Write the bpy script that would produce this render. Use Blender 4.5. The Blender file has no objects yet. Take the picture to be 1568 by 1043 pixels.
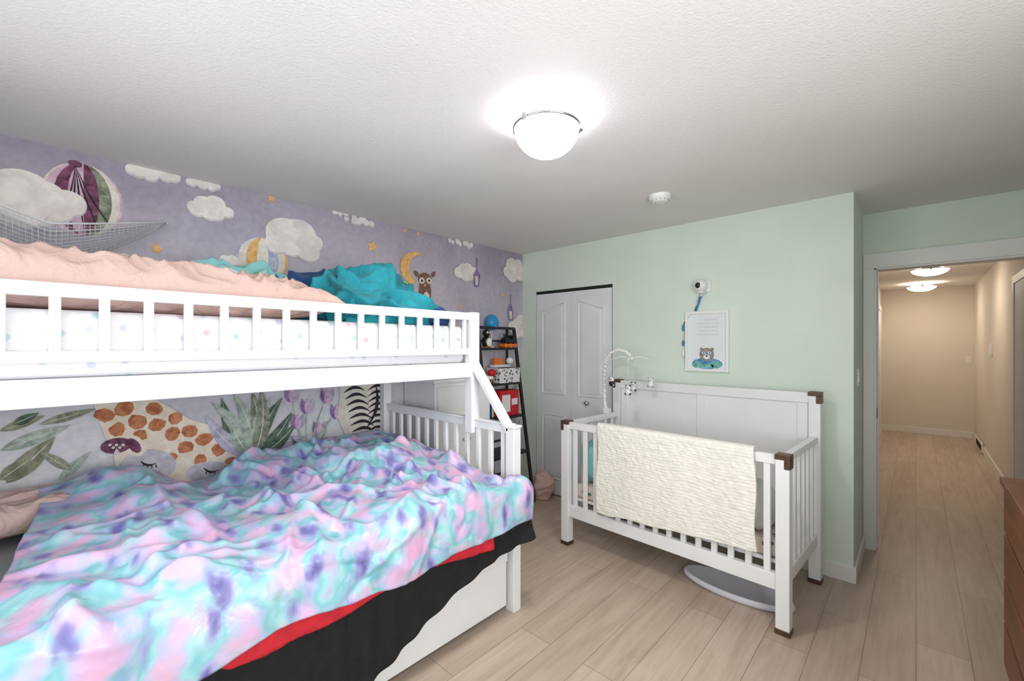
import bpy, bmesh, math, random
from mathutils import Vector, Matrix, noise
random.seed(4)
SA,CA=math.sin(math.radians(42.86)),math.cos(math.radians(42.86))
CZ=1.483; H=2.44
# survey helpers: convert a sighting in the photo to a point on a real wall plane
def ray(u,v):
    t=(u-784)/667.0
    return Vector((-SA+CA*t, CA+SA*t, (529-v)/667.0))
def onx(u,v,X):
    d=ray(u,v); k=X/d.x; return Vector((X,d.y*k,CZ+d.z*k))
def ony(u,v,Y):
    d=ray(u,v); k=Y/d.y; return Vector((d.x*k,Y,CZ+d.z*k))
def lin(c):
    r=[]
    for x in c[:3]:
        x=x/255.0
        r.append(x/12.92 if x<=.04045 else ((x+.055)/1.055)**2.4)
    return (r[0],r[1],r[2],1)
def nt_new(name):
    m=bpy.data.materials.new(name); m.use_nodes=True
    nt=m.node_tree; b=nt.nodes['Principled BSDF']; return m,nt,b
def N(nt,t,**kw):
    n=nt.nodes.new(t)
    for k,v in kw.items(): setattr(n,k,v)
    return n
def coords(nt,scale=(1,1,1),rot=(0,0,0)):
    tc=N(nt,'ShaderNodeTexCoord'); mp=N(nt,'ShaderNodeMapping')
    mp.inputs['Scale'].default_value=scale; mp.inputs['Rotation'].default_value=rot
    nt.links.new(tc.outputs['Object'],mp.inputs['Vector']); return mp.outputs['Vector']
def noi(nt,vec,scale,detail=4,rough=.5,dist=0):
    n=N(nt,'ShaderNodeTexNoise'); n.inputs['Scale'].default_value=scale; n.inputs['Detail'].default_value=detail
    n.inputs['Roughness'].default_value=rough; n.inputs['Distortion'].default_value=dist
    nt.links.new(vec,n.inputs['Vector']); return n
def ramp(nt,fac,stops,interp='LINEAR'):
    r=N(nt,'ShaderNodeValToRGB'); cr=r.color_ramp; cr.interpolation=interp
    while len(cr.elements)<len(stops): cr.elements.new(.5)
    for e,(p,c) in zip(cr.elements,stops): e.position=p; e.color=c
    nt.links.new(fac,r.inputs['Fac']); return r.outputs['Color']
def mix(nt,fac,a,b,mode='MIX'):
    m=N(nt,'ShaderNodeMix',data_type='RGBA',blend_type=mode)
    for s,i in ((fac,0),(a,6),(b,7)):
        if hasattr(s,'is_output'): nt.links.new(s,m.inputs[i])
        else: m.inputs[i].default_value=s
    return m.outputs[2]
def bump(nt,b,h,strength=.3,dist=.01):
    n=N(nt,'ShaderNodeBump'); n.inputs['Strength'].default_value=strength; n.inputs['Distance'].default_value=dist
    nt.links.new(h,n.inputs['Height']); nt.links.new(n.outputs['Normal'],b.inputs['Normal'])
def M(name,col,rough=.5,var=.05,scale=6,bmp=0,bscale=60,metal=0,emit=0,bdist=.004,sheen=0,bd=0):
    m,nt,b=nt_new(name); c=lin(col); v=coords(nt)
    n=noi(nt,v,scale)
    lo=tuple(x*(1-var*1.5) for x in c[:3])+(1,); hi=tuple(min(1,x*(1+var)) for x in c[:3])+(1,)
    nt.links.new(ramp(nt,n.outputs['Fac'],[(.3,lo),(.7,hi)]),b.inputs['Base Color'])
    b.inputs['Roughness'].default_value=rough; b.inputs['Metallic'].default_value=metal
    if bmp: bump(nt,b,noi(nt,v,bscale,5,.5,bd).outputs['Fac'],bmp,bdist)
    if emit:
        b.inputs['Emission Color'].default_value=c; b.inputs['Emission Strength'].default_value=emit
    if sheen: b.inputs['Sheen Weight'].default_value=sheen
    return m
# ------------------------------------------------------------------ builder
class B:
    def __init__(s): s.bm=bmesh.new(); s.mats=[]
    def mi(s,m):
        if m not in s.mats: s.mats.append(m)
        return s.mats.index(m)
    def face(s,vs,k,sm=False):
        try: f=s.bm.faces.new(vs)
        except ValueError: return
        f.material_index=k; f.smooth=sm
    def box(s,x0,x1,y0,y1,z0,z1,m,T=None):
        k=s.mi(m); P=[Vector((x,y,z)) for z in (z0,z1) for y in (y0,y1) for x in (x0,x1)]
        if T is not None: P=[T@p for p in P]
        v=[s.bm.verts.new(p) for p in P]
        for q in ((0,2,3,1),(4,5,7,6),(0,1,5,4),(2,6,7,3),(0,4,6,2),(1,3,7,5)): s.face([v[i] for i in q],k)
    def beam(s,p0,p1,w,h,m,up=(0,0,1)):
        p0=Vector(p0);p1=Vector(p1);d=(p1-p0).normalized(); a=d.cross(Vector(up)).normalized(); c=a.cross(d)
        k=s.mi(m); v=[]
        for p in (p0,p1):
            for i,j in ((-1,-1),(1,-1),(1,1),(-1,1)): v.append(s.bm.verts.new(p+a*i*w/2+c*j*h/2))
        for q in ((3,2,1,0),(4,5,6,7),(0,1,5,4),(1,2,6,5),(2,3,7,6),(3,0,4,7)): s.face([v[i] for i in q],k)
    def tube(s,pts,r,m,seg=8,r1=None):
        k=s.mi(m); pts=[Vector(p) for p in pts]; rings=[]; n=len(pts)
        up=Vector((0,0,1))
        for i,p in enumerate(pts):
            d=(pts[min(i+1,n-1)]-pts[max(i-1,0)]).normalized()
            a=d.cross(up)
            if a.length<.05: a=d.cross(Vector((1,0,0)))
            a.normalize(); c=a.cross(d); rr=r if r1 is None else r+(r1-r)*i/(n-1)
            rings.append([s.bm.verts.new(p+a*rr*math.cos(2*math.pi*j/seg)+c*rr*math.sin(2*math.pi*j/seg)) for j in range(seg)])
        for i in range(n-1):
            for j in range(seg):
                s.face([rings[i][j],rings[i][(j+1)%seg],rings[i+1][(j+1)%seg],rings[i+1][j]],k,True)
        s.face(rings[0][::-1],k); s.face(rings[-1],k)
    def lathe(s,prof,c,m,seg=40,sm=True):
        k=s.mi(m); c=Vector(c); rings=[]
        for r,z in prof:
            if r<1e-5: rings.append([s.bm.verts.new(c+Vector((0,0,z)))])
            else: rings.append([s.bm.verts.new(c+Vector((r*math.cos(2*math.pi*j/seg),r*math.sin(2*math.pi*j/seg),z))) for j in range(seg)])
        for a,b in zip(rings,rings[1:]):
            for j in range(seg):
                j2=(j+1)%seg
                if len(a)==1: s.face([a[0],b[j],b[j2]],k,sm)
                elif len(b)==1: s.face([a[j],b[0],a[j2]],k,sm)
                else: s.face([a[j],b[j],b[j2],a[j2]],k,sm)
    def ell(s,c,r,m,seg=24,rings=14,fn=None):
        k=s.mi(m); c=Vector(c); R=[]
        for i in range(rings+1):
            th=math.pi*i/rings; row=[]
            for j in range(1 if i in (0,rings) else seg):
                ph=2*math.pi*j/seg
                d=Vector((math.sin(th)*math.cos(ph),math.sin(th)*math.sin(ph),math.cos(th)))
                p=Vector((d.x*r[0],d.y*r[1],d.z*r[2]))
                if fn: p=fn(p,d)
                row.append(s.bm.verts.new(c+p))
            R.append(row)
        for a,b in zip(R,R[1:]):
            for j in range(seg):
                j2=(j+1)%seg
                if len(a)==1: s.face([a[0],b[j],b[j2]],k,True)
                elif len(b)==1: s.face([a[j],b[0],a[j2]],k,True)
                else: s.face([a[j],b[j],b[j2],a[j2]],k,True)
    def grid(s,f,nu,nv,m):
        k=s.mi(m); V=[[s.bm.verts.new(f(i/nu,j/nv)) for j in range(nv+1)] for i in range(nu+1)]
        for i in range(nu):
            for j in range(nv): s.face([V[i][j],V[i+1][j],V[i+1][j+1],V[i][j+1]],k,True)
    def poly(s,pts,m,ext=None):
        k=s.mi(m); a=[s.bm.verts.new(p) for p in pts]; s.face(a,k)
        if ext is not None:
            b=[s.bm.verts.new(Vector(p)+Vector(ext)) for p in pts]; s.face(b[::-1],k); n=len(a)
            for i in range(n): s.face([a[i],b[i],b[(i+1)%n],a[(i+1)%n]],k)
    def done(s,name,parent=None,bevel=0,T=None,solid=0,recalc=True,sub=0,weld=False,wire=0,offset=0):
        if weld: bmesh.ops.remove_doubles(s.bm,verts=s.bm.verts,dist=.0005)
        if recalc: bmesh.ops.recalc_face_normals(s.bm,faces=s.bm.faces)
        if T is not None: s.bm.transform(T)
        me=bpy.data.meshes.new(name); s.bm.to_mesh(me); s.bm.free()
        for m in s.mats: me.materials.append(m)
        o=bpy.data.objects.new(name,me); bpy.context.scene.collection.objects.link(o)
        if wire:
            w=o.modifiers.new('net','WIREFRAME'); w.thickness=wire
        if solid:
            w=o.modifiers.new('s','SOLIDIFY'); w.thickness=solid; w.offset=offset
        if bevel:
            w=o.modifiers.new('b','BEVEL'); w.width=bevel; w.segments=2; w.limit_method='ANGLE'; w.angle_limit=math.radians(40)
        if sub:
            w=o.modifiers.new('ss','SUBSURF'); w.levels=sub; w.render_levels=sub
        if parent: o.parent=parent
        return o
def sm(a,b,x):
    t=max(0,min(1,(x-a)/(b-a))); return t*t*(3-2*t)
def nz(x,y,z=0): return noise.noise(Vector((x,y,z)))
def ridge(x,y,z=0,p=3):
    a=abs(nz(x,y,z)); return (1-a*1.6)**p if a<.62 else 0
def lerp_tab(T,x):
    if x<=T[0][0]: return T[0][1]
    for (a,b),(c,d) in zip(T,T[1:]):
        if x<=c: return b+(d-b)*(x-a)/(c-a)
    return T[-1][1]
# ------------------------------------------------------------------ materials
white=M('white_paint',(237,237,238),.35,.02)
trimw=M('trim_white',(238,236,234),.4,.02)
doorw=M('door_white',(232,232,236),.45,.02)
mint=M('mint_wall',(221,232,220),.7,.02,3,.08,180)
ceilm=M('ceiling_stipple',(233,229,227),.85,.02,2,.45,110,bdist=.006)
hallw=M('hall_wall',(230,223,212),.7,.02,3,.05,150)
black=M('black_metal',(28,27,28),.45,.1)
blackcloth=M('black_cloth',(18,18,20),.85,.3,20,.5,14,bdist=.01,bd=1)
redcloth=M('red_cloth',(200,30,46),.8,.15,20,.8,90)
brown=M('bronze_bracket',(92,66,52),.4,.15,30,metal=.4)
chrome=M('brushed_nickel',(190,190,192),.25,.03,metal=1)
grey=M('grey_sheet',(168,168,172),.85,.05,8,.2,200)
dark=M('closet_dark',(40,40,42),.9)
plastic=M('white_plastic',(240,240,238),.35,.01)
blackpl=M('black_plastic',(20,20,22),.3,.05)
glow=M('lamp_glass_side',(244,248,255),.3,0,emit=6)
glowc=M('lamp_glass_center',(255,244,232),.3,0,emit=140)
glowh=M('lamp_glass_hall',(255,238,216),.3,0,emit=5)
glowhc=M('lamp_glass_hall_center',(255,238,216),.3,0,emit=52)
# floor
fl,nt,b=nt_new('oak_planks')
v=coords(nt,(1,1,1),(0,0,math.pi/2))
br=N(nt,'ShaderNodeTexBrick'); nt.links.new(v,br.inputs['Vector']); br.offset=.37
for k_,v_ in (('Scale',1),('Mortar Size',.0013),('Mortar Smooth',.2),('Bias',0),('Brick Width',1.25),('Row Height',.19)): br.inputs[k_].default_value=v_
br.inputs['Color1'].default_value=lin((206,188,171)); br.inputs['Color2'].default_value=lin((192,172,154)); br.inputs['Mortar'].default_value=lin((124,104,90))
g=noi(nt,coords(nt,(24,1.2,1)),1.6,8,.62,.8)
g2=noi(nt,coords(nt,(6,.9,1)),1.4,3,.5,1.6)
c=mix(nt,.42,br.outputs['Color'],ramp(nt,g.outputs['Fac'],[(.32,(.62,.57,.53,1)),(.58,(1,1,1,1))]),'MULTIPLY')
c=mix(nt,.38,c,ramp(nt,g2.outputs['Fac'],[(.35,(.70,.66,.62,1)),(.6,(1,1,1,1))]),'MULTIPLY')
nt.links.new(c,b.inputs['Base Color']); b.inputs['Roughness'].default_value=.38
bump(nt,b,g.outputs['Fac'],.08,.002)
# mural ground paint
mu,nt,b=nt_new('mural_paint')
tc=N(nt,'ShaderNodeTexCoord'); sx=N(nt,'ShaderNodeSeparateXYZ'); nt.links.new(tc.outputs['Object'],sx.inputs[0])
mr=N(nt,'ShaderNodeMapRange'); nt.links.new(sx.outputs['Z'],mr.inputs[0]); mr.inputs[1].default_value=0; mr.inputs[2].default_value=2.44
base=ramp(nt,mr.outputs[0],[(0,lin((232,230,230))),(.44,lin((231,229,230))),(.57,lin((212,207,216))),(.8,lin((201,194,206))),(1,lin((178,168,184)))])
n1=noi(nt,coords(nt),1.8,6,.6,.8); n2=noi(nt,coords(nt),26,5,.6)
c=mix(nt,.6,base,ramp(nt,n1.outputs['Fac'],[(.34,(.66,.63,.69,1)),(.6,(1,1,1,1))]),'MULTIPLY')
c=mix(nt,.45,c,ramp(nt,n2.outputs['Fac'],[(.35,(.72,.71,.75,1)),(.65,(1.0,1,1,1))]),'MULTIPLY')
nt.links.new(c,b.inputs['Base Color']); b.inputs['Roughness'].default_value=.8
def paint(name,c1,c2,scale=14):
    m,nt,b=nt_new(name); n=noi(nt,coords(nt),scale,5,.6,.5)
    nt.links.new(ramp(nt,n.outputs['Fac'],[(.36,lin(c1)),(.64,lin(c2))]),b.inputs['Base Color']); b.inputs['Roughness'].default_value=.8; return m
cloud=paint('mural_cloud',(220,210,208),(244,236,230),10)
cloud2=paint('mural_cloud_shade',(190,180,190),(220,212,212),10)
gold=paint('mural_gold',(214,160,92),(240,196,130),30)
maroon=paint('mural_maroon',(84,42,66),(140,82,112),30)
pinkp=paint('mural_pink',(196,150,180),(224,196,210),24)
cream=paint('mural_cream',(214,204,192),(236,228,214),20)
sage=paint('mural_sage',(100,108,92),(168,170,146),24)
bluel=paint('mural_blue',(150,158,190),(190,196,216),24)
dgreen=paint('mural_green',(58,80,72),(104,126,104),24)
lgreen=paint('mural_lightgreen',(134,150,138),(194,204,188),24)
lilac=paint('mural_lilac',(164,156,182),(204,198,216),20)
lil2=paint('mural_face_grey',(188,180,192),(220,212,216),20)
viol=paint('mural_violet',(112,84,140),(170,146,190),30)
orange=paint('mural_orange',(170,92,62),(216,146,98),26)
giraf=paint('mural_giraffe',(232,212,190),(246,234,216),20)
ink=paint('mural_ink',(28,26,34),(50,46,56),30)
olive=paint('mural_olive',(116,116,92),(164,162,138),20)
owlb=paint('mural_owl',(96,66,56),(150,112,92),60)
# duvet print
du,nt,b=nt_new('duvet_print')
v=coords(nt); nA=noi(nt,v,6.0,2,.5,.3)
base=ramp(nt,nA.outputs['Fac'],[(.30,lin((222,176,208))),(.40,lin((206,184,220))),(.46,lin((178,192,222))),(.51,lin((132,194,202))),(.57,lin((162,212,216))),(.63,lin((194,192,224))),(.70,lin((222,184,210)))])
def marks(nt,scale,rot,sc,lo,hi,dist=.12,off=(0,0,0)):
    vv=coords(nt,sc,rot); nn=noi(nt,vv,9,2)
    ad=N(nt,'ShaderNodeVectorMath',operation='MULTIPLY_ADD'); nt.links.new(nn.outputs['Color'],ad.inputs[0]); ad.inputs[1].default_value=(dist,dist,dist); nt.links.new(vv,ad.inputs[2])
    a2=N(nt,'ShaderNodeVectorMath',operation='ADD'); nt.links.new(ad.outputs[0],a2.inputs[0]); a2.inputs[1].default_value=off
    vo=N(nt,'ShaderNodeTexVoronoi'); vo.inputs['Scale'].default_value=scale; nt.links.new(a2.outputs[0],vo.inputs['Vector'])
    return ramp(nt,vo.outputs['Distance'],[(lo,(.85,.85,.85,1)),(hi,(0,0,0,1))])
c=mix(nt,marks(nt,6.6,(.3,0,.2),(1.5,1,1),.16,.46),base,lin((226,172,206)))
c=mix(nt,marks(nt,7.2,(0,0,-.6),(1.8,1,1),.16,.38,off=(3,1,2)),c,lin((108,182,192)))
c=mix(nt,marks(nt,8.2,(0,0,.5),(1,1.5,.7),.26,.46,off=(1,5,2)),c,lin((158,152,206)))
c=mix(nt,marks(nt,8.2,(0,0,.5),(1,1.5,.7),.10,.34,off=(1,5,2)),c,lin((100,94,160)))
nt.links.new(c,b.inputs['Base Color']); b.inputs['Roughness'].default_value=.34
bump(nt,b,noi(nt,v,10,3,.5,.3).outputs['Fac'],.4,.03)
def spots(name,basec,cols,scale=13,r=.24,rough=.8,bm=.2,flat=False):
    m,nt,b=nt_new(name); v=coords(nt); vo=N(nt,'ShaderNodeTexVoronoi'); vo.inputs['Scale'].default_value=scale
    if flat:
        vo.voronoi_dimensions='2D'; vo.inputs['Randomness'].default_value=.55
        s1=N(nt,'ShaderNodeSeparateXYZ'); nt.links.new(v,s1.inputs[0]); cb_=N(nt,'ShaderNodeCombineXYZ'); nt.links.new(s1.outputs['Y'],cb_.inputs[0]); nt.links.new(s1.outputs['Z'],cb_.inputs[1]); nt.links.new(cb_.outputs[0],vo.inputs['Vector'])
    else: nt.links.new(v,vo.inputs['Vector'])
    s=N(nt,'ShaderNodeSeparateColor'); nt.links.new(vo.outputs['Color'],s.inputs[0])
    k=len(cols); cc=ramp(nt,s.outputs[0],[(i/k,lin(x)) for i,x in enumerate(cols)],'CONSTANT')
    f=ramp(nt,vo.outputs['Distance'],[(r,(1,1,1,1)),(r+.05,(0,0,0,1))])
    nt.links.new(mix(nt,f,lin(basec),cc),b.inputs['Base Color']); b.inputs['Roughness'].default_value=rough
    bump(nt,b,noi(nt,v,25,4).outputs['Fac'],bm,.01); return m
heart=spots('heart_sheet',(226,224,228),[(180,208,212),(214,180,198),(194,198,220),(178,206,206)],12,.11,flat=True,bm=.5)
floral=spots('floral_sheet',(226,208,196),[(120,90,100),(180,110,96),(90,120,100),(70,62,80)],22,.3)
aqua=spots('aqua_print',(150,214,214),[(40,120,150),(110,190,120),(220,240,240),(120,210,215)],13,.3)
chev=spots('basket_print',(228,228,228),[(30,30,32),(60,60,62)],42,.35)
pinkc=M('pink_pillowcase',(218,186,176),.9,.06,5,.7,9,bdist=.03,bd=1.2)
teal=M('teal_fleece',(34,150,166),.9,.2,6,.6,10,bdist=.03,sheen=.1,bd=1.2)
navy=M('navy_fleece',(34,74,128),.9,.15,8,.2,60,sheen=.15)
lime=M('lime_fleece',(176,206,92),.9,.1,8,.3,60)
creamc=M('cream_blanket',(242,239,230),.95,.04,20,.5,110,bdist=.008)
wood,nt,b=nt_new('orange_wood')
g=noi(nt,coords(nt,(2,1.2,14)),2,8,.6,.8)
nt.links.new(ramp(nt,g.outputs['Fac'],[(.3,lin((96,52,30))),(.7,lin((148,86,52)))]),b.inputs['Base Color']); b.inputs['Roughness'].default_value=.35
woodd=M('dark_gap',(40,22,14),.6)
# ------------------------------------------------------------------ room shell
XL,XR,YB,YN,YD=-3.04,.78,3.44,-.56,4.1
def wall(name,boxes,m,parent=None,bevel=0):
    q=B()
    for x in boxes: q.box(*x,m)
    return q.done(name,parent,bevel)
wall('floor',[(-3.3,2.2,-.9,10.4,-.06,0)],fl)
wall('ceiling',[(-3.3,2.2,-.9,10.4,H,H+.06)],ceilm)
wl=wall('wall_left',[(XL-.12,XL,YN-.12,YB+.12,0,H)],mu)
CX0,CX1,CZT=-2.86,-1.975,2.03
XC=-.286
wall('wall_back',[(XL,CX0,YB,YB+.1,0,H),(CX0,CX1,YB,YB+.1,CZT,H),(CX1,XC,YB,YB+.1,0,H),(XC-.1,XC,YB+.1,YD,0,H)],mint)
wall('wall_closet',[(XL-.1,XC,YD,YD+.1,0,H),(XL-.12,XL,YB+.12,YD,0,H)],mint)
DX0,DX1,DZ=-.222,.60,2.04
wall('wall_door',[(XC,DX0,YD,YD+.12,0,H),(DX0,DX1,YD,YD+.12,DZ,H),(DX1,XR+.12,YD,YD+.12,0,H)],mint)
ry0,ry1=-.35,1.35
wx0,wx1,wz0,wz1=-2.1,-.3,.85,2.1
wall('wall_right',[(XR,XR+.12,YN-.12,ry0,0,H),(XR,XR+.12,ry1,YD,0,H),(XR,XR+.12,ry0,ry1,0,wz0),(XR,XR+.12,ry0,ry1,wz1,H)],mint)
wall('wall_near',[(XL,wx0,YN-.12,YN,0,H),(wx1,XR,YN-.12,YN,0,H),(wx0,wx1,YN-.12,YN,0,wz0),(wx0,wx1,YN-.12,YN,wz1,H)],mint)
def window(name,a0,a1,T):
    q=B()
    for a in ((a0,a1,wz0,wz0+.05),(a0,a1,wz1-.05,wz1),(a0,a0+.05,wz0,wz1),(a1-.05,a1,wz0,wz1),((a0+a1)/2-.025,(a0+a1)/2+.025,wz0,wz1)):
        q.box(a[0],a[1],-.1,-.04,a[2],a[3],trimw)
    for a in ((a0-.08,a1+.08,wz0-.08,wz0),(a0-.08,a1+.08,wz1,wz1+.08),(a0-.08,a0,wz0,wz1),(a1,a1+.08,wz0,wz1)):
        q.box(a[0],a[1],.0,.018,a[2],a[3],trimw)
    q.done(name,bevel=.003,T=T)
window('unseen_window_1',wx0,wx1,Matrix.Translation((0,YN,0)))  # assumed window behind the camera, out of view, added to let light in
window('added_window_2',ry0,ry1,Matrix.Translation((XR,0,0))@Matrix.Rotation(math.pi/2,4,'Z'))  # invented window, out of view, evens the light on bed and mural
# hall
HX0,HX1,HY=-.446,.68,10.07
wall('wall_hall_left',[(HX0-.1,HX0,YD+.12,HY+.1,0,H)],hallw)
wall('wall_hall_right',[(HX1,HX1+.1,YD+.12,HY+.1,0,H)],hallw)
wall('wall_hall_end',[(HX0,HX1,HY,HY+.1,0,H)],hallw)
# baseboards
bh,bt=.1,.014
wall('baseboard_back',[(XL,CX0-.01,YB-bt,YB,0,bh),(CX1+.01,XC+bt,YB-bt,YB,0,bh),(XC,XC+bt,YB,YD-.02,0,bh)],trimw,bevel=.003)
wall('baseboard_left',[(XL,XL+.008,YN,YB-bt,0,bh)],trimw,bevel=.002)
wall('baseboard_right',[(XR-bt,XR,YN,YD,0,bh)],trimw,bevel=.003)
wall('baseboard_hall',[(HX0,HX1,HY-bt,HY,0,bh),(HX1-bt,HX1,6.25,HY-bt,0,bh),(HX0,HX0+bt,4.24,HY-bt,0,bh)],trimw,bevel=.003)
# casings
q=B()
q.box(XC+.002,DX0,YD-.018,YD,0,DZ+.0,trimw); q.box(DX1,DX1+.07,YD-.018,YD,0,DZ,trimw)
q.box(XC+.002,DX1+.09,YD-.022,YD,DZ,DZ+.105,trimw)
q.box(DX0,DX0+.012,YD-.01,YD+.13,0,DZ,trimw); q.box(DX1-.012,DX1,YD-.01,YD+.13,0,DZ,trimw); q.box(DX0,DX1,YD-.01,YD+.13,DZ-.012,DZ,trimw)
q.box(DX0+.012,DX0+.02,YD+.05,YD+.075,0,DZ-.012,trimw)
q.box(DX0+.012,DX0+.015,YD+.02,YD+.045,.95,1.03,brown)
q.done('trim_1',bevel=.002)
bluew=M('hall_door_white',(206,216,228),.5,.02)
q=B()
q.box(HX1-.02,HX1,5.0,6.05,0,2.05,bluew); q.box(HX1-.028,HX1,6.05,6.13,0,2.12,trimw); q.box(HX1-.028,HX1,4.92,5.0,0,2.12,trimw); q.box(HX1-.028,HX1,5.0,6.05,2.05,2.12,trimw)
q.done('trim_2',bevel=.002)
q=B()
for y in (6.9,7.8,8.6,9.5): q.box(HX0,HX0+.02,y,y+.07,0,2.05,trimw)
for y in (6.9,8.6): q.box(HX0,HX0+.022,y,y+.97,2.05,2.13,trimw); q.box(HX0,HX0+.008,y+.07,y+.9,0,2.05,doorw)
q.done('trim_3',bevel=.002)
# closet bifold door
q=B()
W=(CX1-CX0-.022)/2
for i in range(2):
    x0=CX0+.01+i*(W+.0015); x1=x0+W
    q.box(x0,x1,YB+.004,YB+.036,.012,CZT-.03,doorw)
    a0,a1=x0+.075,x1-.075
    def arch(in_,z0,z1,curve):
        pts=[Vector((a0+in_,0,z0+in_)),Vector((a1-in_,0,z0+in_))]
        n=14
        for k in range(n+1):
            s=1-k/n; xx=a0+in_+(a1-a0-2*in_)*s
            t=s if i==0 else 1-s
            pts.append(Vector((xx,0,z1-in_-(curve*(1-sm(0,1,t)) if curve else 0))))
        return pts
    for z0,z1,cv in ((1.0,1.90,.07),(.16,.80,0)):
        o=arch(0,z0,z1,cv); ii=arch(.014,z0,z1,cv); c_=arch(.045,z0,z1,cv)
        k=q.mi(doorw); n=len(o)
        def vs(P,y): return [q.bm.verts.new(Vector((p.x,y,p.z))) for p in P]
        A=vs(o,YB+.004); Bv=vs(arch(.006,z0,z1,cv),YB-.008); Cv=vs(ii,YB+.003); D=vs(c_,YB-.005)
        for R1,R2 in ((A,Bv),(Bv,Cv),(Cv,D)):
            for j in range(n): q.face([R1[j],R1[(j+1)%n],R2[(j+1)%n],R2[j]],k)
        q.face(D,k)
kx=ony(901,620,YB)
q.tube([(kx.x,YB+.005,.95),(kx.x,YB-.02,.95)],.008,chrome); q.ell((kx.x,YB-.036,.95),(.022,.018,.022),chrome)
q.box(CX0,CX1,YB+.01,YB+.04,CZT-.024,CZT,black)
q.done('door_1',recalc=False)
# ------------------------------------------------------------------ mural art
q=B(); off=[0]
def X():
    off[0]+=1; return XL+.0008+off[0]*.00004
def wp(u,v): p=onx(u,v,XL); return (p.y,p.z)
def shape(pts,m):
    x=X(); q.poly([Vector((x,a,b_)) for a,b_ in pts],m)
def ellp(cu,cv,ry,rz,m,n=28,a=0,wob=0):
    y,z=wp(cu,cv); pts=[]
    for k in range(n):
        t=2*math.pi*k/n; r=1+wob*nz(cu+2*math.cos(t),cv+2*math.sin(t))
        dy,dz=ry*r*math.cos(t),rz*r*math.sin(t)
        pts.append((y+dy*math.cos(a)-dz*math.sin(a),z+dy*math.sin(a)+dz*math.cos(a)))
    shape(pts,m)
def cl(cu,cv,w,h,m=cloud,m2=cloud2):
    y0,z0=wp(cu,cv); sd=cu*.37
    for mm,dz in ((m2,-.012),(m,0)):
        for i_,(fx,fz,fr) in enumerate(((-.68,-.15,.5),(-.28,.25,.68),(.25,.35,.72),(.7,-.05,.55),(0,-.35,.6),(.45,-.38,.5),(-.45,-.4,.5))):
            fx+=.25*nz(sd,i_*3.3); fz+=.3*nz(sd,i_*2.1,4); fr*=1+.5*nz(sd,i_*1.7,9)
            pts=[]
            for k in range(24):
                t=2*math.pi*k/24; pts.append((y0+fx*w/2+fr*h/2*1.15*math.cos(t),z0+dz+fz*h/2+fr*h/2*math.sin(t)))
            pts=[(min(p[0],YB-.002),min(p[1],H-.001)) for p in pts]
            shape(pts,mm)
def star(cu,cv,r):
    y,z=wp(cu,cv); shape([(y+(r if k%2==0 else r*.45)*math.sin(math.pi*k/5+.15),z+(r if k%2==0 else r*.45)*math.cos(math.pi*k/5+.15)) for k in range(10)],gold)
def balloon(cu,cv,ry,rz,cols,tilt=0):
    y,z=wp(cu,cv); n=len(cols); b_=[-math.pi/2+math.pi*k/n for k in range(n+1)]
    for k in range(n):
        pts=[]
        for s_,a in ((1,b_[k]),(-1,b_[k+1])):
            for j in range(13):
                ph=(-math.pi/2+math.pi*j/12)*s_
                pts.append((y+ry*math.sin(a)*math.cos(ph),z+rz*math.sin(ph)))
        shape(pts,cols[k])
def leaf(u0,v0,u1,v1,w,m,bend=0,rib=None):
    y0,z0=wp(u0,v0); y1,z1=wp(u1,v1); dy,dz=y1-y0,z1-z0; L=math.hypot(dy,dz); ny,nz_=-dz/L,dy/L
    def pt(t,s_):
        o_=bend*L*math.sin(math.pi*t)+s_*w*math.sin(math.pi*t**.8)
        return (y0+dy*t+ny*o_,z0+dz*t+nz_*o_)
    shape([pt(k/12,1) for k in range(13)]+[pt(1-k/12,-1) for k in range(1,12)],m)
    if rib: shape([pt(k/12,.06) for k in range(13)]+[pt(1-k/12,-.06) for k in range(1,12)],rib)
balloon(128,306,.148,.18,[cream,pinkp,maroon,pinkp,maroon,sage,cream,pinkp])
ellp(115,251,.025,.018,maroon)
for k in range(-2,3):
    leaf(128+k*22,350,115,252,.004,ink,.02*k)
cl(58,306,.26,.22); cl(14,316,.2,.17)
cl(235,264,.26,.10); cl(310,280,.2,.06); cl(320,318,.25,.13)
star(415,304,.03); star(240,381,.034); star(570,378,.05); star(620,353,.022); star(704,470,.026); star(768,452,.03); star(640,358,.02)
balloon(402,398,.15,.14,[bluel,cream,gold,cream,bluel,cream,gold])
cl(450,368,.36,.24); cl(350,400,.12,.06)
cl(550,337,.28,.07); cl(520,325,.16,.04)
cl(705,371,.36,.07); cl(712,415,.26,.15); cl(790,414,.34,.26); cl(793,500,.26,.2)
for u_,v_ in ((729,425),(781,478)):
    y,z=wp(u_,v_); shape([(y-.045,z+.02),(y-.028,z-.09),(y+.028,z-.09),(y+.045,z+.02),(y,z+.09)],viol); shape([(y-.02,z+.01),(y-.015,z-.07),(y+.015,z-.07),(y+.02,z+.01)],cream)
    shape([(y-.003,z+.09),(y+.003,z+.09),(y+.003,z+.18),(y-.003,z+.18)],ink)
y,z=wp(636,410); pts=[]
for k in range(21):
    t=math.radians(60+k*9.5); pts.append((y+.15*math.cos(t),z-.01+.14*math.sin(t)))
for k in range(21):
    t=math.radians(250-k*9.5); pts.append((y+.05+.115*math.cos(t),z-.005+.112*math.sin(t)))
shape(pts,gold)
ellp(650,447,.062,.115,owlb); ellp(652,458,.035,.06,cream); ellp(650,428,.07,.055,owlb)
leaf(640,424,633,414,.02,owlb); leaf(660,424,666,416,.02,owlb)
for du_ in (-5,6): ellp(650+du_,430,.028,.026,cream); ellp(650+du_,430,.011,.011,ink)
ellp(650,437,.007,.013,gold)
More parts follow.
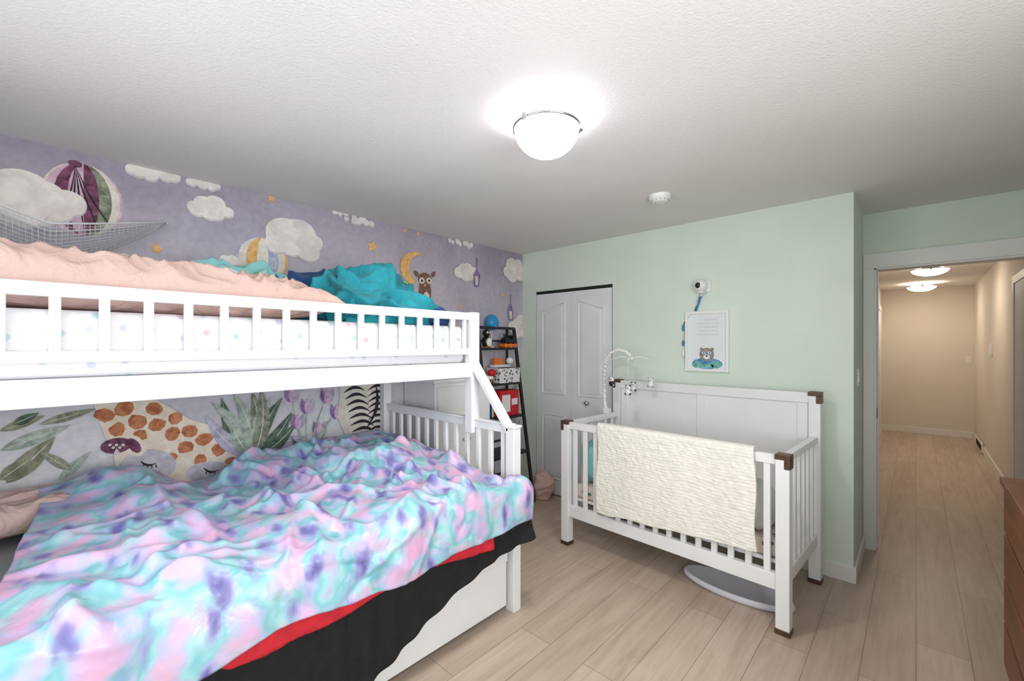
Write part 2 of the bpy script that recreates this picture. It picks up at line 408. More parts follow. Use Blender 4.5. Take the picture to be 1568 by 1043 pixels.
# lower jungle scene
for a in ((0,660,70,636,.02,olive),(0,690,110,650,.03,lgreen),(10,740,85,668,.04,olive),(60,650,150,625,.02,sage),(90,735,140,690,.02,lgreen),(0,735,50,700,.03,olive),(20,650,60,632,.02,dgreen),(110,720,60,690,.02,sage)):
    leaf(*a,rib=cream)
y=[wp(*p) for p in ((143,618),(240,612),(290,642),(340,656),(372,676),(392,705),(380,745),(250,750),(190,720),(160,668))]
shape(y,giraf)
for i,(u_,v_,r) in enumerate([(160,636,.042),(190,626,.044),(178,657,.038),(210,645,.044),(236,626,.040),(240,650,.042),(268,640,.038),(264,664,.040),(290,660,.042),(284,684,.038),(312,672,.042),(336,664,.038),(334,688,.038),(357,680,.042),(376,700,.038),(352,708,.036),(306,704,.036),(215,666,.034),(262,700,.03)]):
    ellp(u_,v_,r,r*.9,orange,8,i*.7,.35)
ellp(228,712,.12,.085,lil2,28,-.3); ellp(205,682,.04,.065,giraf,20,.5); ellp(205,682,.022,.045,maroon,20,.5)
ellp(322,722,.12,.06,lil2,28,-.2)
for cu,cv in ((228,708),(324,718)):
    leaf(cu-14,cv-3,cu+14,cv-1,.006,ink,-.25)
    for k in range(4): leaf(cu-8+6*k,cv+2,cu-10+7*k,cv+9,.003,ink)
ellp(178,682,.06,.04,maroon); leaf(178,686,180,720,.014,cream)
for k in range(5): ellp(168+5*k,681+(k%2)*4,.007,.007,cream,10)
for i,(u_,v_) in enumerate([(338,608),(355,600),(312,634),(384,596),(415,606),(446,630),(432,608),(322,615),(468,668),(398,590),(352,640),(452,648)]):
    leaf(388,702,u_,v_,.042,[dgreen,lgreen,lilac,sage,lgreen,dgreen][i%6],(-1)**i*.07,rib=cream)
for u_,v_ in ((446,604),(470,622),(488,656),(455,645),(500,606),(515,630)):
    leaf(474,702,u_,v_,.005,lgreen,.05)
    for k,mm in ((-1,viol),(1,lilac),(0,pinkp)): leaf(u_+k*3,v_+12,u_+k*9,v_-12,.022,mm)
for u_,v_ in ((500,668),(520,690),(430,690),(505,640),(444,668),(545,690)):
    leaf(482,706,u_,v_,.024,[dgreen,lgreen][u_%2],.08,rib=cream)
yz=[wp(*p) for p in ((520,588),(590,585),(590,655),(560,668),(530,672),(516,640))]
shape(yz,cream)
for k in range(8):
    leaf(522+2*k,592+10*k,556+3*k,588+11*k,.012,ink,.2)
    leaf(590,594+9*k,560,600+9*k,.011,ink,-.2)
leaf(574,588,556,660,.014,ink,.15)
for u_,v_ in ((775,560),(788,585),(797,552),(790,612),(796,640),(780,640)): leaf(786,680,u_,v_,.02,lgreen,.05)
q.done('mural_art',parent=wl,recalc=False)
# ------------------------------------------------------------------ bunk bed
q=B(); Y0,Y1=-.3,1.80; XF=-2.0; XW=-2.995; XO=-1.66
q.box(XF-.035,XF+.03,Y1-.035,Y1+.03,.95,1.685,white); q.box(XF-.035,XF+.03,Y0-.03,Y0+.035,.0,1.685,white)
q.box(XW-.03,XW+.03,Y1-.035,Y1+.03,0,1.685,white); q.box(XW-.03,XW+.03,Y0-.03,Y0+.035,0,1.685,white)
q.box(XF-.02,XF+.012,Y0,Y1,1.637,1.682,white)
q.box(XF-.018,XF+.008,Y0,Y1,1.427,1.465,white)
q.box(XF-.012,XF+.022,Y0+.02,Y1,1.29,1.378,white)
y=.0266-.1155*2
while y<1.70:
    q.box(XF-.016,XF+.006,y-.014,y+.014,1.46,1.64,white); y+=.1155
q.box(XF-.016,XF+.006,1.725,1.745,1.46,1.64,white)
for yy in (Y0,Y1):
    q.box(XW,XF,yy-.014,yy+.014,1.637,1.682,white); q.box(XW,XF,yy-.012,yy+.012,1.427,1.465,white); q.box(XW,XF,yy-.015,yy+.015,1.29,1.378,white)
    for k in range(8): q.box(XW+.1+k*.115,XW+.128+k*.115,yy-.01,yy+.01,1.46,1.64,white)
q.box(XW,XF,Y0,Y1,1.36,1.375,white)
for yy in (Y0,Y1):
    q.box(XO-.033,XO+.03,yy-.03,yy+.03,0,1.02,white)
    q.box(XW,XO,yy-.016,yy+.016,.985,1.03,white); q.box(XW,XO,yy-.022,yy+.022,1.03,1.042,white)
    q.box(XW,XO,yy-.014,yy+.014,.42,.55,white)
    k=XW+.09
    while k<XO-.06:
        q.box(k,k+.03,yy-.011,yy+.011,.55,.99,white); k+=.105
q.box(XO-.04,XO+.035,Y1-.035,Y1+.035,1.02,1.035,white)
q.box(XW,XO-.01,Y0,Y1,.36,.40,white)
q.box(XO-.02,XO+.005,Y0,Y1,.34,.46,white)
q.box(XW,XO-.02,Y1-.02,Y1+.01,.06,.34,white)
q.beam((XF+.01,Y1,1.38),(XO-.02,Y1,1.0),.03,.06,white,(0,1,0))
q.box(XO-.03,XO-.006,Y0+.05,Y1-.05,.04,.335,white); q.box(XO-.006,XO+.004,Y0+.05,Y1-.05,.29,.335,white)
q.done('bunk_bed',bevel=.004)
def rbox(name,x0,x1,y0,y1,z0,z1,m,r=.04):
    q=B(); q.box(x0,x1,y0,y1,z0,z1,m); o=q.done(name); w=o.modifiers.new('b','BEVEL'); w.width=r; w.segments=5
    for p in o.data.polygons: p.use_smooth=True
    return o
rbox('upper_mattress',XW+.035,XF-.022,Y0+.03,Y1-.04,1.376,1.60,heart,.035)
rbox('lower_mattress',XW+.035,XO-.035,Y0+.03,Y1-.05,.402,.68,grey,.05)
# comforter: soft puffs plus a set of long fabric creases
random.seed(11)
CR=[]
for k in range(130):
    cx_,cy_=random.uniform(0,1.55),random.uniform(0,1.75)
    a=random.gauss(.6 if random.random()<.6 else -.7,.5)
    CR.append((cx_,cy_,math.cos(a),math.sin(a),random.uniform(.08,.32),random.uniform(.013,.032),random.uniform(.014,.034)*random.choice((1,1,1,-.7))))
def creases(L,y):
    h=0
    for cx_,cy_,ca,sa,l,w,A in CR:
        dx,dy=L-cx_,y-cy_
        if abs(dx)>.7 or abs(dy)>.7: continue
        par=dx*ca+dy*sa
        if abs(par)>2.2*l: continue
        per=-dx*sa+dy*ca+.12*par*par/l*(1 if w>.022 else -1)
        if abs(per)>3*w: continue
        h+=A*math.exp(-(per/w)**2-(par/l)**2)
    return h
def duv(a,b_):
    Lt=1.34; R=.10; D=.15
    L=a*(Lt+R*1.571+D)
    ye=1.735+.085*sm(.80,.9,a); y0=-.02-.10*sm(.2,.8,a); y=y0+(ye-y0)*b_
    y+=.03*nz(L*3,7.7)*(1-b_)
    zt=.780+.055*(1-sm(.0,.75,a))+.05*math.exp(-((y-.22)/.14)**2-((L-.20)/.25)**2)
    zt+=.06*math.exp(-((y-1.6)/.2)**2)*(1-sm(.4,.8,a))
    zt-=.12*math.exp(-((y-.60)/.15)**2-((L-.10)/.34)**2)
    n=.090*nz(L*2.2,y*2.2,3)+.055*nz(L*4.8,y*4.8,8)+.022*(ridge(L*3+.5*nz(y*2,L*2),y*3.4+.6*nz(L*2,y*2,5),1,3)-.4)
    n+=creases(L,y)
    ex=.5+.5*sm(0,.1,b_)*sm(1.0,.93,b_)
    n*=ex*(.5+.5*sm(0,.2,a))
    if L<Lt: p=Vector((-2.985+L*(1.38/Lt),y,zt)); nn=Vector((0,0,1))
    elif L<Lt+R*1.571:
        t=(L-Lt)/R; p=Vector((-1.605+R*math.sin(t)*.5,y,zt-R+R*math.cos(t))); nn=Vector((math.sin(t),0,math.cos(t)))
    else:
        p=Vector((-1.555,y,zt-R-(L-Lt-R*1.571)*(1+.35*nz(y*2.5,1)))); nn=Vector((1,0,0))
    w=sm(.8,.95,a); n=n*(1-w)+w*(.014+.45*abs(n)+.016*nz(y*7,L*2))
    p=p+nn*n
    if a<.04: p.z-=.02
    if b_>.97 and a<.8: p.z-=.04*(b_-.97)/.03
    if p.x<-1.70:
        lo_=.708
        d_=p.z-lo_
        if d_<.03: p.z=lo_+.03*math.exp((d_-.03)/.03)
    return p
q=B(); q.grid(duv,230,270,du); o=q.done('comforter',recalc=False,solid=.022,offset=-1)
def red(a,b_):
    y=.30+1.24*b_; top=.66; low=.495-.02*math.sin(b_*7)+.012*nz(y*6,0)+.06*sm(.08,0,b_)-.02*sm(.6,.9,b_)+.004*nz(y*40,3)
    return Vector((-1.572+.010*nz(y*9,a*3)+.02*a,y,top+(low-top)*a))
q=B(); q.grid(red,18,180,redcloth); q.done('red_blanket',recalc=False,solid=.008)
BT=[(.66,.004),(.80,.08),(.914,.154),(1.117,.250),(1.3,.315),(1.48,.375),(1.65,.40),(1.84,.43)]
def blk(a,b_):
    y=-.25+2.09*b_
    low=(lerp_tab(BT,y-.05)+lerp_tab(BT,y)+lerp_tab(BT,y+.05))/3
    top=.67-.03*sm(1.7,1.84,y); z=top+(low-top)*a
    x=-1.603+.025*a+.006*math.sin(y*46+5*nz(y*2.2,1))*(.3+a)*(1+nz(y*3,9))+.022*nz(y*3,a*2)*a
    x=max(x,-1.618+.01*a)+.05*sm(1.6,1.84,y)*sm(.2,1,a)
    return Vector((x,y,z))
q=B(); q.grid(blk,40,260,blackcloth); q.done('black_bed_sheet',recalc=False,solid=.006)
# pillows
def pillow(name,c,lx,ly,h,m,rz=0,rx=0,seed=0,T=None,amp=.02):
    q=B()
    def f(sg):
        def g(a,b_):
            A=2*a-1; Bq=2*b_-1
            t=max(0,(1-A**4))**.5*max(0,(1-Bq**4))**.5
            pin=1-.07*(1-abs(Bq)**2)*abs(A)**6; pin2=1-.07*(1-abs(A)**2)*abs(Bq)**6
            X_=A*lx/2; Y_=Bq*ly/2
            w=amp*(ridge(X_*7+seed+.6*nz(Y_*4,X_*4),Y_*6+.8*nz(X_*5,Y_*5,2),seed,2)-.5)*t+amp*.4*(ridge(X_*16+nz(Y_*6,1),Y_*13,seed+2,2)-.4)*t
            return Vector((X_*pin,Y_*pin2,sg*t*h/2+ (w if sg>0 else 0)))
        return g
    q.grid(f(1),70,160,m); q.grid(f(-1),70,160,m)
    T=Matrix.Translation(c)@Matrix.Rotation(rz,4,'Z')@Matrix.Rotation(rx,4,'X')
    return q.done(name,weld=True,T=T)
pillow('pink_body_pillow',(-2.29,.30,1.705),.44,1.44,.20,pinkc,0,math.radians(-1),3,amp=.05)
pillow('beige_pillow',(-2.78,-.06,.78),.4,.38,.13,pinkc,.2,0,5)
def blob(name,parts):
    q=B()
    for c,r,m,seed,amp,zmin in parts:
        def fn(p,d,r=r,seed=seed,amp=amp,c=c,zmin=zmin):
            w1=.8*nz(p.y*4,p.z*4,seed); w2=.8*nz(p.x*4,p.z*4,seed+5)
            k=amp*(ridge(p.x*4.5+seed+w1,p.y*4.5+w2,p.z*6+seed,2)-.4)+amp*.45*(ridge(p.x*10+w2,p.y*9+w1,p.z*12+seed,2)-.5)+amp*.6*nz(p.x*3+seed,p.y*3,p.z*3)
            p=p*(1+.12*nz(d.x*2+seed,d.y*2,d.z*2))+d*k
            if c[2]+p.z<zmin: p.z=zmin-c[2]
            return p
        q.ell(c,r,m,120,70,fn)
    return q.done(name)
blob('teal_blanket',[((-2.38,1.30,1.70),(.20,.33,.20),teal,2,.10,1.602),((-2.24,1.42,1.66),(.16,.26,.13),teal,7,.08,1.602),((-2.30,1.18,1.74),(.17,.20,.12),teal,12,.07,1.602)])
blob('navy_blanket',[((-2.74,1.24,1.73),(.15,.38,.21),navy,4,.06,1.602)])
blob('blue_blanket',[((-2.18,1.64,1.64),(.11,.09,.07),navy,9,.03,1.602)])
blob('patterned_pillow',[((-2.70,.74,1.76),(.19,.30,.18),aqua,1,.05,1.602)])
blob('lime_blanket',[((-2.55,1.66,1.74),(.12,.08,.17),lime,5,.04,1.602),((-2.36,1.70,1.66),(.07,.05,.08),lime,8,.02,1.602)])
# toy hammock net
def net(a,b_):
    s=b_; wid=math.sin(math.pi*min(1,s)*.9)**.8 if s>0 else 0
    y=.46-.98*s; ztop=2.155-.16*math.sin(math.pi*min(1,s/.9)*.6)+.5*max(0,s-.45)
    th=math.pi*a
    x=-3.02+.36*wid*(1-math.cos(th))/2; z=ztop-.17*wid*math.sin(th)-.03*wid*a
    return Vector((x,y,z))
netm=M('net_cord',(206,206,208),.9,.03)
q=B(); q.grid(net,28,56,netm); o=q.done('toy_hammock',recalc=False,weld=True,wire=.0026)
q=B(); q.tube([net(1,k/40) for k in range(41)],.005,netm,6); q.tube([net(0,k/40) for k in range(41)],.004,netm,6); q.ell((-3.030,.465,2.156),(.008,.006,.006),plastic); q.done('rim',parent=o)
# ------------------------------------------------------------------ crib
TC=Matrix.Translation((-1.918,2.674,0))@Matrix.Rotation(math.radians(-3),4,'Z')
L,D=1.42,.70; p=.032
q=B()
for x in (0,L):
    q.box(x-p,x+p,-p,p,0,.92,white); q.box(x-p,x+p,D-p,D+p,0,1.19,white)
    q.box(x-.018,x+.018,p,D-p,.875,.915,white); q.box(x-.016,x+.016,p,D-p,.24,.31,white)
    for k in range(6): yy=.10+k*.1; q.box(x-.009,x+.009,yy-.016,yy+.016,.30,.88,white)
q.box(p,L-p,-.018,.018,.865,.915,white); q.box(p,L-p,-.020,.020,.215,.30,white)
n=15
for k in range(n):
    xx=p+(L-2*p)*(k+.5)/n; q.box(xx-.016,xx+.016,-.010,.010,.30,.87,white)
q.box(p,L-p,D-.02,D+.02,1.12,1.185,white); q.box(p,L-p,D-.02,D+.02,.25,.34,white)
q.box(p,L-p,D-.006,D+.006,.34,1.12,white)
for xx in (p+.035,L/2,L-p-.035): q.box(xx-.03,xx+.03,D-.014,D+.01,.34,1.12,white)
q.box(p,L-p,p,D-p,.33,.35,white)
for x in (0,L):
    for yy,zt in ((0,.92),(D,1.19)):
        q.box(x-p-.003,x+p+.003,yy-p-.003,yy+p+.003,0,.028,brown)
        q.box(x-p-.003,x+p+.003,yy-p-.003,yy+p+.003,zt-.024,zt+.003,brown)
        xa,xb=(x-p-.003,x-.008) if x==0 else (x+.008,x+p+.003)
        q.box(xa,xb,yy-p-.003,yy+p+.003,zt-.07,zt-.024,brown)
q.done('crib',bevel=.003,T=TC)
q=B(); q.box(p+.01,L-p-.01,p+.005,D-p-.005,.352,.45,floral); q.done('crib_mattress',T=TC,bevel=.02)
def fn_b(name,parts,T):
    q=B()
    for c,r,m,seed,amp in parts:
        def fn(pp,d,seed=seed,amp=amp,c=c):
            k=amp*ridge(pp.x*8+seed,pp.y*8,pp.z*8,3)+amp*nz(pp.x*6+seed,pp.y*6,pp.z*6)
            pp=pp+d*k
            if c[2]+pp.z<.452: pp.z=.452-c[2]
            return pp
        q.ell(c,r,m,50,26,fn)
    return q.done(name,T=T)
whitec=M('white_cloth',(232,232,230),.9,.04,10,.4,60)
greenc=M('green_cloth',(136,168,120),.9,.1,10,.4,60)
fn_b('floral_quilt',[((.85,.22,.50),(.44,.13,.07),floral,3,.03),((1.22,.30,.52),(.12,.12,.10),floral,6,.02)],TC)
fn_b('white_towel',[((1.27,.11,.60),(.08,.05,.13),whitec,3,.015)],TC)
fn_b('green_toy_blanket',[((.20,.40,.52),(.12,.14,.09),greenc,3,.02),((.13,.15,.62),(.08,.08,.15),aqua,3,.02)],TC)
def cb(a,b_):
    Lf=.60-.07*b_+.012*nz(b_*6,1); tot=.14+.06+Lf; s=a*tot
    xl=.305+.985*b_+.02*nz(s*4,2)-.01; xl+= .03*(a)*(b_)
    rip=.0020*abs(math.sin(s*170+3.5*nz(xl*5,s*6)))*(1+.8*nz(xl*14,s*20,6))+.018*nz(xl*3.5,s*2,4)*sm(.2,.5,a)+.004*nz(xl*40,s*40)
    if s<.14: return Vector((xl,.030+rip,.925-.14+s))
    if s<.20:
        t=(s-.14)/.06*math.pi; return Vector((xl,.030*math.cos(t)*1.0,.925+.012*math.sin(t)+rip*.5))
    return Vector((xl,-.032-rip-.01*sm(.3,1,a),.925-(s-.20)))
q=B(); q.grid(cb,220,220,creamc); q.done('knit_baby_blanket',T=TC,recalc=False,solid=.010)
# mobile
q=B()
arm=[(-.01,.54,.93),(-.03,.54,1.0),(-.035,.54,1.2),(-.02,.53,1.34),(.04,.52,1.42),(.12,.51,1.45),(.20,.50,1.43),(.24,.50,1.40)]
q.tube(arm,.008,plastic,10)
for i,(a,b2) in enumerate(zip(arm,arm[1:])):
    for k in range(4):
        c_=Vector(a).lerp(Vector(b2),k/4); q.ell(c_,(.014,.014,.014),plastic,10,6)
q.box(-.03,.018,.52,.56,.917,.96,plastic)
hub=Vector((.24,.50,1.38)); q.ell(hub,(.025,.025,.02),plastic,14,8)
for k in range(4):
    a=k*math.pi/2+.4; e=hub+Vector((.15*math.cos(a),.15*math.sin(a),-.01)); q.tube([hub,hub.lerp(e,.5)+Vector((0,0,.02)),e],.005,plastic,6)
    drop=.16+.05*(k%2); c_=e-Vector((0,0,drop)); q.tube([e,c_],.0012,plastic,4)
    q.ell(c_,(.022,.020,.020),plastic,14,8); q.ell(c_-Vector((0,0,.032)),(.024,.018,.024),[plastic,blackpl][k==2],14,8)
    for s_ in (-1,1): q.ell(c_+Vector((s_*.016,0,.017)),(.007,.006,.007),[grey,blackpl][k%2],8,5); q.ell(c_+Vector((s_*.008,-.018,.003)),(.004,.004,.005),blackpl,8,5); q.ell(c_+Vector((s_*.020,-.005,-.045)),(.008,.008,.009),[grey,blackpl][k%2],8,5)
q.done('crib_mobile',T=TC)
lav=M('lavender_plastic',(226,223,234),.4,.02)
q=B(); prof=[(0,.0),(.9,.0),(1,.3),(1,.7),(.97,1),(.92,.9),(0,.8)]
q.lathe(prof,(0,0,0),lav,48)
q.done('baby_bath_tray',T=Matrix.Translation((-.80,2.84,.001))@Matrix.Rotation(-.05,4,'Z')@Matrix.Diagonal((.31,.13,.045,1)))
# ------------------------------------------------------------------ wall things
fx0,fx1,fz0,fz1=-1.324,-1.008,1.286,1.742
paper=M('poster_paper',(232,236,238),.6,.02); fur=M('poster_bear',(160,146,136),.8,.3,60); blue=M('poster_blue',(84,150,196),.7,.35,30); txt=M('poster_text',(208,214,219),.7); bteal=M('poster_teal',(120,186,176),.7,.3,30)
q=B(); w=.018
for a in ((fx0,fx1,fz0,fz0+w),(fx0,fx1,fz1-w,fz1),(fx0,fx0+w,fz0+w,fz1-w),(fx1-w,fx1,fz0+w,fz1-w)): q.box(a[0],a[1],YB-.024,YB,a[2],a[3],plastic)
q.box(fx0+w,fx1-w,YB-.010,YB,fz0+w,fz1-w,paper)
cx=(fx0+fx1)/2; yy=YB-.0105
def pe(cx_,cz_,rx_,rz_,m,d=0):
    q.poly([Vector((cx_+rx_*(1+.12*nz(cx_*9+math.cos(2*math.pi*k/24),cz_*9+math.sin(2*math.pi*k/24)))*math.cos(2*math.pi*k/24),yy-d,cz_+rz_*math.sin(2*math.pi*k/24))) for k in range(24)],m)
pe(cx,fz0+.06,.11,.042,blue,.0002); pe(cx-.075,fz0+.05,.035,.026,bteal,.0003); pe(cx+.07,fz0+.052,.04,.028,bteal,.0003); pe(cx,fz0+.040,.05,.018,bteal,.0003)
pe(cx-.038,fz0+.166,.014,.014,fur,.0002); pe(cx+.038,fz0+.166,.014,.014,fur,.0002)
pe(cx,fz0+.128,.054,.050,fur,.0004); pe(cx,fz0+.110,.023,.019,paper,.0006); pe(cx,fz0+.117,.008,.006,ink,.0008)
for s_ in (-1,1): pe(cx+s_*.022,fz0+.140,.017,.014,blue,.0006); pe(cx+s_*.022,fz0+.140,.012,.010,paper,.0007); pe(cx+s_*.022,fz0+.140,.005,.005,ink,.0009)
random.seed(2)
for r_ in range(5):
    x=cx-.09+random.random()*.04; z=fz1-.07-r_*.028
    while x<cx+.08:
        l=.003+random.random()*.009; q.box(x,x+l,yy-.0004,yy,z,z+.011,txt); x+=l+.005
q.done('picture_frame')
q=B(); c_=Vector((-1.195,YB,1.93))
q.box(c_.x-.012,c_.x+.06,YB-.02,YB,1.89,1.97,plastic)
q.ell((c_.x,YB-.055,1.935),(.045,.045,.045),plastic,24,14); q.ell((c_.x-.005,YB-.082,1.935),(.026,.022,.026),blackpl,20,10)
q.lathe([(0,0),(.032,0),(.03,.012),(0,.014)],(c_.x,YB-.05,1.878),plastic,20)
cab=M('blue_cable',(60,130,180),.5)
q.tube([(c_.x,YB-.03,1.88),(c_.x-.02,YB-.02,1.84),(c_.x-.045,YB-.012,1.79),(c_.x-.06,YB-.008,1.75)],.006,plastic)
q.tube([(c_.x-.012,YB-.024,1.86),(c_.x-.035,YB-.012,1.80),(c_.x-.055,YB-.01,1.75)],.009,cab)
q.tube([(c_.x-.06,YB-.008,1.75),(fx0-.015,YB-.008,1.66),(fx0-.02,YB-.008,1.5),(fx0-.01,YB-.008,1.36)],.004,plastic)
for z in (1.62,1.5,1.42): q.ell((fx0-.02,YB-.012,z),(.010,.006,.026),[cab,plastic][z==1.42],12,8)
q.done('baby_monitor_camera')
q=B(); s_=Vector((-1.20,2.68,H))
q.lathe([(0,-.045),(.035,-.045),(.05,-.04),(.052,-.03),(.062,-.026),(.068,-.012),(.068,0)],s_,plastic,36)
for k in range(12): a=k*math.pi/6; q.box(-.003,.003,.048,.053,-.040,-.028,grey,Matrix.Translation(s_)@Matrix.Rotation(a,4,'Z'))
q.ell(s_+Vector((-.02,-.02,-.045)),(.004,.004,.002),redcloth,8,5)
q.done('smoke_detector')
def switch(name,T):
    q=B(); q.box(-.036,.036,-.006,0,-.058,.058,plastic); q.box(-.017,.017,-.010,-.005,-.033,.033,trimw); return q.done(name,T=T,bevel=.002)
switch('light_switch',Matrix.Translation((XC,3.70,1.27))@Matrix.Rotation(math.pi/2,4,'Z'))
e=ony(1487,552,HY); switch('light_switch',Matrix.Translation((e.x-.03,HY,e.z)))
e=onx(1551,568,HX1); switch('light_switch',Matrix.Translation((HX1,e.y,e.z))@Matrix.Rotation(-math.pi/2,4,'Z'))
e=onx(1519,535,HX1); q=B(); q.box(HX1-.025,HX1,e.y-.05,e.y+.05,e.z-.07,e.z+.07,plastic); q.done('thermostat',bevel=.004)
e=onx(1501,703,HX1-.014); q=B(); q.box(HX1-.03,HX1-.014,e.y-.35,e.y+.35,.02,.14,trimw)
for k in range(14): q.box(HX1-.032,HX1-.03,e.y-.32+k*.047,e.y-.29+k*.047,.04,.12,dark)
q.done('floor_vent')
# ------------------------------------------------------------------ lamps
def lamp(name,c,r,dp,g,gc):
    q=B(); c=Vector(c)
    q.lathe([(r*.72,0),(r*.72,-.035),(r*.55,-.04)],c,plastic,40)
    P=[(r*math.cos(k/16*math.pi/2),-.055-dp*math.sin(k/16*math.pi/2)) for k in range(16)]+[(0,-.055-dp)]
    q.lathe(P[:10],c,g,48); q.lathe(P[9:],c,gc,48)
    q.lathe([(r+.006,-.050),(r+.006,-.060),(r-.002,-.058),(r-.002,-.050),(r+.006,-.050)],c,chrome,48)
    for k in range(3):
        a=k*2*math.pi/3+.55; T=Matrix.Translation(c)@Matrix.Rotation(a,4,'Z')
        q.box(r*.6,r+.012,-.01,.01,-.045,-.04,chrome,T); q.box(r+.004,r+.014,-.011,.011,-.072,-.04,chrome,T)
    q.tube([c+Vector(((r+.012)*math.cos(a),(r+.012)*math.sin(a),-.05)) for a in [.55+k*.1 for k in range(21)]],.004,chrome,6)
    return q.done(name,recalc=False)
lamp('ceiling_light',(-1.13,1.43,H),.135,.115,glow,glowc)
lamp('hall_ceiling_light',(.12,7.2,H),.17,.07,glowh,glowhc)
lamp('hall_ceiling_light',(.06,9.2,H),.17,.07,glowh,glowhc)
# ------------------------------------------------------------------ dresser
q=B(); x0,x1,y0,y1=.277,.755,1.55,2.9
q.box(x0+.02,x1,y0+.015,y1-.015,.07,.87,wood); q.box(x0-.005,x1,y0,y1,.87,.90,wood)
for yy in (y0+.03,y1-.09):
    for xx in (x0+.03,x1-.08): q.box(xx,xx+.06,yy,yy+.06,0,.07,wood)
for r_ in range(4):
    z0=.09+r_*.193
    q.box(x0+.005,x0+.02,y0+.03,y1-.03,z0,z0+.18,wood); q.box(x0-.002,x0+.01,y0+.45,y0+.75,z0+.15,z0+.17,wood)
    q.box(x0+.016,x0+.021,y0+.03,y1-.03,z0+.18,z0+.193,woodd)
q.done('dresser',bevel=.004)
# ------------------------------------------------------------------ white cabinet & ladder shelf
q=B(); q.box(XL+.02,-2.62,1.98,2.55,0,1.20,white); q.box(XL+.016,-2.60,1.96,2.57,1.20,1.225,white)
q.box(-2.62,-2.60,2.0,2.26,.04,1.17,white); q.box(-2.62,-2.60,2.275,2.53,.04,1.17,white)
for y_ in (2.24,2.295): q.ell((-2.588,y_,.75),(.012,.012,.012),chrome,12,8)
q.box(XL+.06,-2.66,1.972,1.98,1.0,1.01,grey)
q.done('white_cabinet',bevel=.003)
q=B(); sy0,sy1=2.68,3.17
def fx(z): return -2.66-(z/1.66)*.26
for y_ in (sy0,sy1):
    q.beam((fx(0),y_,0),(fx(1.65),y_,1.65),.022,.03,black,(0,1,0)); q.beam((-3.01,y_,0),(-3.01,y_,1.65),.02,.02,black,(0,1,0))
q.box(fx(1.65)-.01,fx(1.65)+.015,sy0,sy1,1.635,1.66,black)
for z in (.15,.48,.82,1.13,1.46):
    q.box(-3.02,fx(z)+.012,sy0,sy1,z-.02,z,black)
    q.box(-3.02,-3.0,sy0,sy1,z+.06,z+.075,black)
q.done('ladder_shelf',bevel=.002)
q=B(); q.box(-2.98,fx(1.14)+.03,2.86,3.14,1.132,1.27,chev); q.box(-2.97,fx(1.14)+.02,2.87,3.13,1.27,1.272,dark); q.done('storage_basket',bevel=.01)
redp=M('red_card',(196,28,44),.5,.1,20); orangep=M('orange_plastic',(232,120,40),.4); bluep=M('sky_blue_plastic',(40,150,205),.35)
q=B(); q.box(-2.96,fx(.9)-.005,2.86,3.12,.822,1.06,redp); q.box(fx(.9)-.005,fx(.9)-.003,2.89,3.0,.86,1.02,whitec); q.box(fx(.9)-.005,fx(.9)-.003,3.02,3.10,.92,.98,whitec); q.done('red_game_box',bevel=.003)
q=B()
for k in range(6): q.box(-2.95,fx(.9)-.04-.01*(k%3),2.71+.022*k,2.729+.022*k,.822,1.0+.02*(k%4),[whitec,teal,orangep,navy,whitec,lime][k])
q.done('books',bevel=.001)
q=B(); zz=1.462
q.tube([(-2.88,2.98,zz+.06),(-2.88,3.11,zz+.06)],.035,blackpl,16); q.box(-2.92,-2.84,2.96,3.13,zz+.015,zz+.035,orangep); q.box(-2.915,-2.845,3.08,3.13,zz+.035,zz+.12,blackpl)
for y_ in (2.98,3.045,3.11): q.tube([(-2.925,y_,zz+.02),(-2.835,y_,zz+.02)],.02,orangep,16)
q.tube([(-2.88,3.0,zz+.09),(-2.88,3.0,zz+.13)],.012,blackpl,12)
q.done('toy_train',bevel=.002)
q=B(); q.ell((-2.88,2.76,zz+.055),(.04,.045,.055),blackpl,20,12); q.ell((-2.845,2.76,zz+.05),(.018,.03,.04),plastic,16,10); q.ell((-2.88,2.76,zz+.135),(.036,.036,.036),blackpl,18,10)
for s_ in (-1,1): q.ell((-2.848,2.76+s_*.014,zz+.14),(.006,.01,.01),plastic,10,6); q.ell((-2.86,2.76+s_*.02,zz+.006),(.02,.012,.006),orangep,10,6)
q.ell((-2.84,2.76,zz+.128),(.014,.008,.005),orangep,10,6); q.done('penguin_toy')
q=B(); q.ell((-2.95,2.90,1.70),(.06,.07,.075),bluep,24,16); q.tube([(-2.95,2.90,1.63),(-2.95,2.89,zz+.01)],.005,plastic,8); q.lathe([(0,0),(.03,0),(.028,.01),(0,.012)],(-2.95,2.89,zz),plastic,20); q.done('blue_balloon_toy')
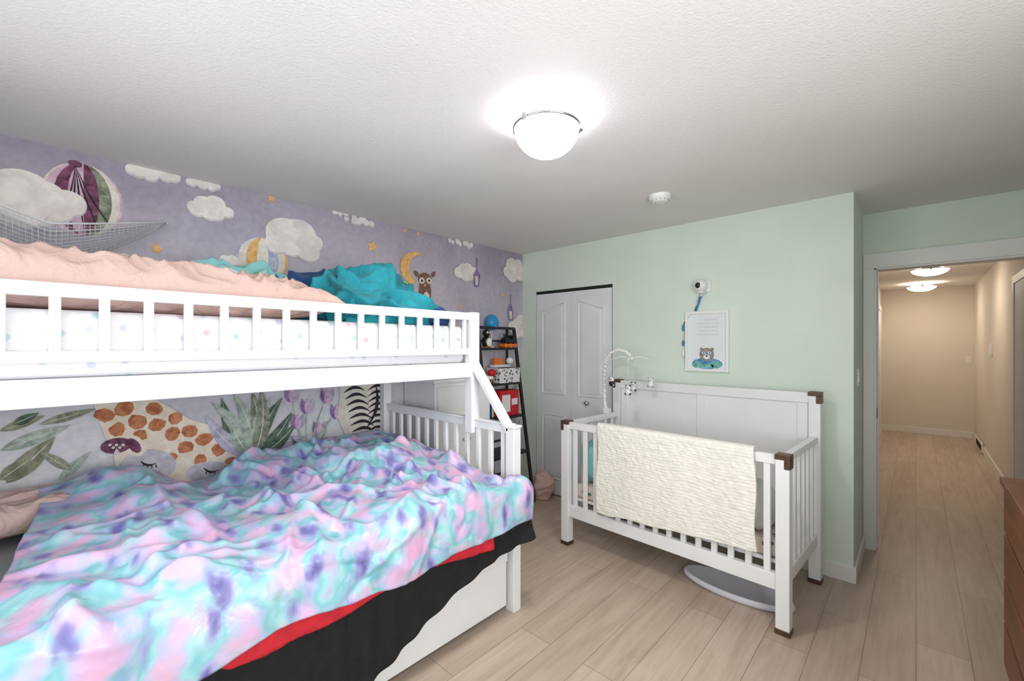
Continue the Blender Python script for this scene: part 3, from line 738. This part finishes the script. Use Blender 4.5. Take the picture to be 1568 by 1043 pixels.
q=B(); q.box(-2.96,fx(1.14)-.02,2.70,2.80,1.132,1.17,redp); q.box(-2.95,fx(1.14)-.03,2.71,2.83,1.17,1.20,whitec); q.ell((-2.82,2.77,1.235),(.04,.045,.034),redp,18,12); q.done('toy_boxes',bevel=.002)
q=B(); q.box(-2.96,fx(1.3)-.03,2.88,3.1,1.273,1.30,whitec); q.box(-2.95,fx(1.3)-.05,2.90,3.02,1.30,1.36,orangep); q.ell((-2.88,3.07,1.335),(.035,.035,.035),plastic,16,10); q.done('toy_stack',bevel=.002)
blob('peach_tote_bag',[((-2.66,3.30,.13),(.12,.08,.14),pinkc,3,.025,.001)])
# ------------------------------------------------------------------ lights, world, camera
def area(name,loc,rot,sx,sy,e,col):
    l=bpy.data.lights.new(name,'AREA'); l.shape='RECTANGLE'; l.size=sx; l.size_y=sy; l.energy=e; l.color=col
    o=bpy.data.objects.new(name,l); o.location=loc; o.rotation_euler=rot; bpy.context.scene.collection.objects.link(o); return o
area('added_window_fill',((wx0+wx1)/2,YN-.2,(wz0+wz1)/2),(math.radians(90),0,0),1.75,1.2,13,(.93,.96,1))  # weak fill lamp added outside the assumed near window
area('added_window_fill',(XR+.2,(ry0+ry1)/2,(wz0+wz1)/2),(math.radians(90),0,math.radians(90)),1.65,1.2,50,(.95,.97,1))  # stronger fill lamp added outside the invented right-hand window
w=bpy.data.worlds.new('World'); bpy.context.scene.world=w; w.use_nodes=True
bg=w.node_tree.nodes['Background']; bg.inputs[0].default_value=(.82,.91,1,1); bg.inputs[1].default_value=1.5
cam=bpy.data.cameras.new('Camera'); co=bpy.data.objects.new('Camera',cam); bpy.context.scene.collection.objects.link(co)
co.location=(0,0,CZ); co.rotation_euler=(math.radians(90),0,math.radians(42.86))
cam.sensor_width=36; cam.lens=667/1568*36; cam.shift_y=7.5/1568; cam.clip_start=.02
sc=bpy.context.scene; sc.camera=co
sc.view_settings.view_transform='Standard'; sc.view_settings.look='None'; sc.view_settings.exposure=.05
